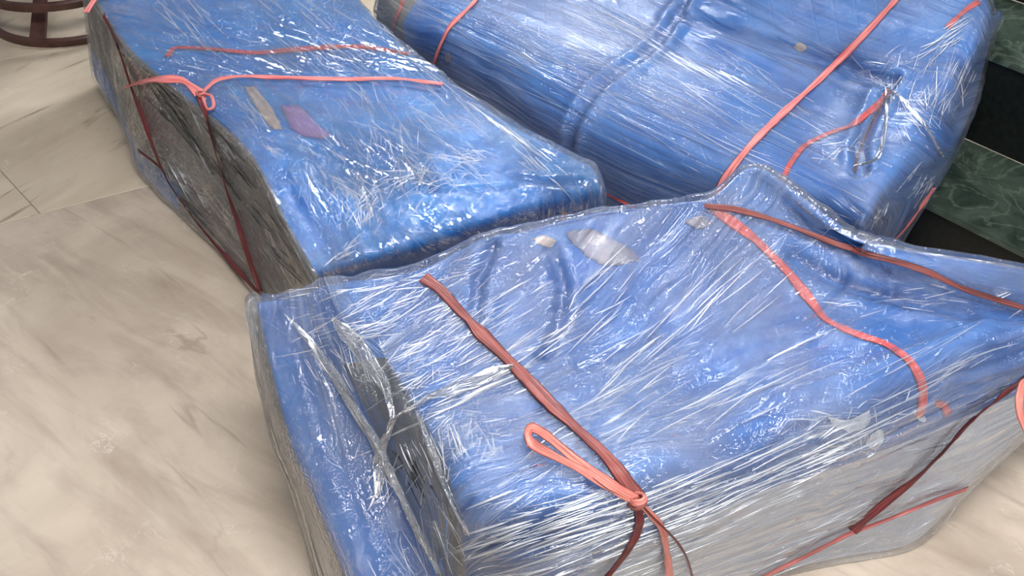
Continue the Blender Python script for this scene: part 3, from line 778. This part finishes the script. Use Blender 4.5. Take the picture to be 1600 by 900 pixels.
pleats(C_, [ # cx, cy, spread along, spread across, angle, jitter, length range, count, width
 (880,835,180,70,19,2,60,200,40,2.6),(1050,790,180,60,22,2,60,240,60,2.2),(1230,728,190,50,25,2,50,220,46,2.0),(800,835,60,30,18,3,30,90,24,3.4),(1080,835,150,30,22,2,60,200,24,2.4),
 (850,815,140,25,20,4,30,110,30,2.2),(800,790,60,30,30,12,15,50,20,1.4),
 (730,625,110,16,22,3,60,150,12,2.6),(600,480,130,50,24,8,20,90,60,1.3),(700,540,110,70,32,10,20,80,60,1.3),
 (860,510,130,60,30,5,50,140,20,1.8),(780,480,70,40,34,5,30,90,14,1.6),(930,470,60,60,50,5,40,110,14,1.7),
 (1000,540,120,60,42,4,60,170,16,1.7),(1130,480,130,60,42,5,60,150,12,1.4),(990,620,120,50,32,5,50,150,16,1.6),
 (1180,600,160,50,27,5,50,180,16,1.5),(1330,650,80,25,14,14,15,60,24,2.4),(1350,690,40,40,70,30,10,45,16,2.4),
 (690,710,30,90,-70,10,20,70,30,1.8),(740,690,60,80,40,35,12,45,40,1.1),(660,590,60,60,20,40,10,40,40,1.1),
 (560,560,60,90,-60,20,15,60,40,1.1),(610,740,40,60,60,20,15,60,14,1.8),(590,780,14,8,35,20,10,35,8,2.4),
 (1300,840,160,50,24,4,60,160,24,1.3),(1420,470,160,30,8,14,10,60,24,1.3),(1500,560,100,40,25,5,60,140,14,1.2),
 (560,450,120,12,8,4,30,90,16,1.6),(670,860,30,80,-58,10,30,110,24,1.3)], 5)
pleats(A_, [
 (645,285,70,26,10,40,15,60,60,1.8),(560,320,40,50,-75,30,12,45,50,1.8),(575,325,25,25,50,20,10,40,30,2.2),
 (700,250,90,50,-25,20,20,80,50,1.4),(600,180,90,60,-55,12,20,70,40,1.2),(780,190,110,10,-38,5,30,110,18,2.4),(840,255,60,14,-42,8,20,70,16,2.4),
 (430,232,14,8,-35,25,8,24,14,2.4),(480,40,130,60,-40,5,25,90,45,1.4),(300,30,70,30,-45,6,20,80,34,1.8),(560,110,70,30,-42,6,20,60,20,1.3),
 (540,390,26,10,36,10,15,55,10,2.8),(400,175,40,30,-50,6,15,50,16,1.8),(500,290,60,50,-60,25,12,50,40,1.1),(620,230,40,60,-80,14,20,60,24,1.2),(700,150,60,30,-40,8,20,80,18,1.4),
 (600,40,60,20,-50,8,15,50,24,1.6),(520,230,60,30,-50,12,12,40,24,1.1),(300,260,60,90,-62,6,30,90,14,1.0)], 6)
pleats(A_, [(265,160,60,16,-52,4,40,100,14,.9),(300,215,90,18,-54,4,40,120,12,1.0),(345,200,60,14,-48,4,20,70,10,.9),(410,330,70,24,-50,5,30,90,14,1.0),
 (445,390,50,20,-50,5,20,70,12,1.1),(385,260,50,20,-50,5,20,60,8,.9)], 8, DREFL, 'dark_reflection_strips')
pleats(C_, [(640,740,60,30,-62,6,30,90,10,1.0),(1400,450,120,8,-62,8,10,26,20,.8)], 9, DREFL, 'dark_reflection_strips')
pleats(B_, [
 (860,110,260,60,-27,2.5,40,220,50,1.0),(1000,60,240,60,-30,3,40,200,40,.9),(1080,200,220,50,-26,3,40,200,40,.9),
 (1385,135,30,20,-15,50,10,40,20,1.6),(1440,190,40,26,-50,20,12,50,36,1.8),(1480,60,50,16,38,10,20,80,24,2.4),(1430,120,50,50,55,16,15,50,24,1.4),
 (1300,235,50,16,10,25,10,50,24,1.6),(1370,340,20,10,60,14,15,45,12,2.2),(1440,290,14,50,50,10,20,70,14,1.8),(1465,150,20,50,70,14,20,70,24,1.8),
 (1180,120,120,30,-32,6,20,80,20,1.0),(1340,105,40,16,-20,16,12,40,14,1.4),(1500,110,14,50,68,8,30,90,14,1.8),(598,20,10,12,-20,20,8,24,16,1.6)], 7)

# ------------------------------------------------------------------ round stand at the top left
st = empty('round_stand', tuple(U(70, -40, 0)[:2]) + (0,))
tag(st, 'dark brown round stand with a hooped base on the floor at the top left corner', 'stand')
def ring(name, rad, z, w_, h_, parent, mat, ns=96):
    bm = bmesh.new(); prof = [(-w_/2, 0), (-w_/2, h_*.8), (-w_*.3, h_), (w_*.3, h_), (w_/2, h_*.8), (w_/2, 0)]
    vs = [[bm.verts.new(((rad+a)*math.cos(2*math.pi*i/ns), (rad+a)*math.sin(2*math.pi*i/ns), z+b)) for a, b in prof] for i in range(ns)]
    for i in range(ns):
        for k in range(6):
            bm.faces.new([vs[i][k], vs[(i+1) % ns][k], vs[(i+1) % ns][(k+1) % 6], vs[i][(k+1) % 6]])
    bmesh.ops.recalc_face_normals(bm, faces=bm.faces)
    me = bpy.data.meshes.new(name); bm.to_mesh(me); bm.free()
    return new_obj(name, me, mat, parent)
base_pt = U(85, 72, 0); cx, cy = base_pt[0]-.02, base_pt[1] + .42
st.location = (cx, cy, 0)
ring('base_ring', .42, 0, .03, .035, st, WOOD)
ring('upper_ring', .40, .62, .03, .05, st, WOOD)
bm = bmesh.new(); bmesh.ops.create_cone(bm, cap_ends=True, segments=64, radius1=.39, radius2=.39, depth=.03)
bmesh.ops.bevel(bm, geom=[e for e in bm.edges if e.calc_face_angle(0) > 1], offset=.006, segments=2, affect='EDGES')
for v in bm.verts: v.co.z += .655
me = bpy.data.meshes.new('stand_top'); bm.to_mesh(me); bm.free(); new_obj('stand_top', me, WOOD, st)
def curved_leg(ang):
    bm = bmesh.new(); rows_ = []
    for k in range(15):
        t = k/14; rad = .41 - .20*math.sin(math.pi*t)*1.0; z = .03 + .60*t
        w_ = .028 + .008*math.cos(2*math.pi*t); c, s = math.cos(ang), math.sin(ang)
        rows_.append([bm.verts.new(((rad+a)*c - b*s, (rad+a)*s + b*c, z)) for a, b in ((-.012,-w_),(.012,-w_),(.016,0),(.012,w_),(-.012,w_),(-.016,0))])
    for a, b in zip(rows_, rows_[1:]):
        for k in range(6): bm.faces.new([a[k], a[(k+1) % 6], b[(k+1) % 6], b[k]])
    bm.faces.new(rows_[0][::-1]); bm.faces.new(rows_[-1])
    bmesh.ops.recalc_face_normals(bm, faces=bm.faces)
    me = bpy.data.meshes.new('leg'); bm.to_mesh(me); bm.free(); return new_obj('leg', me, WOOD, st)
for k in range(4): curved_leg(R(-97 + 90*k))
ring('middle_ring', .415, .17, .03, .035, st, WOOD)
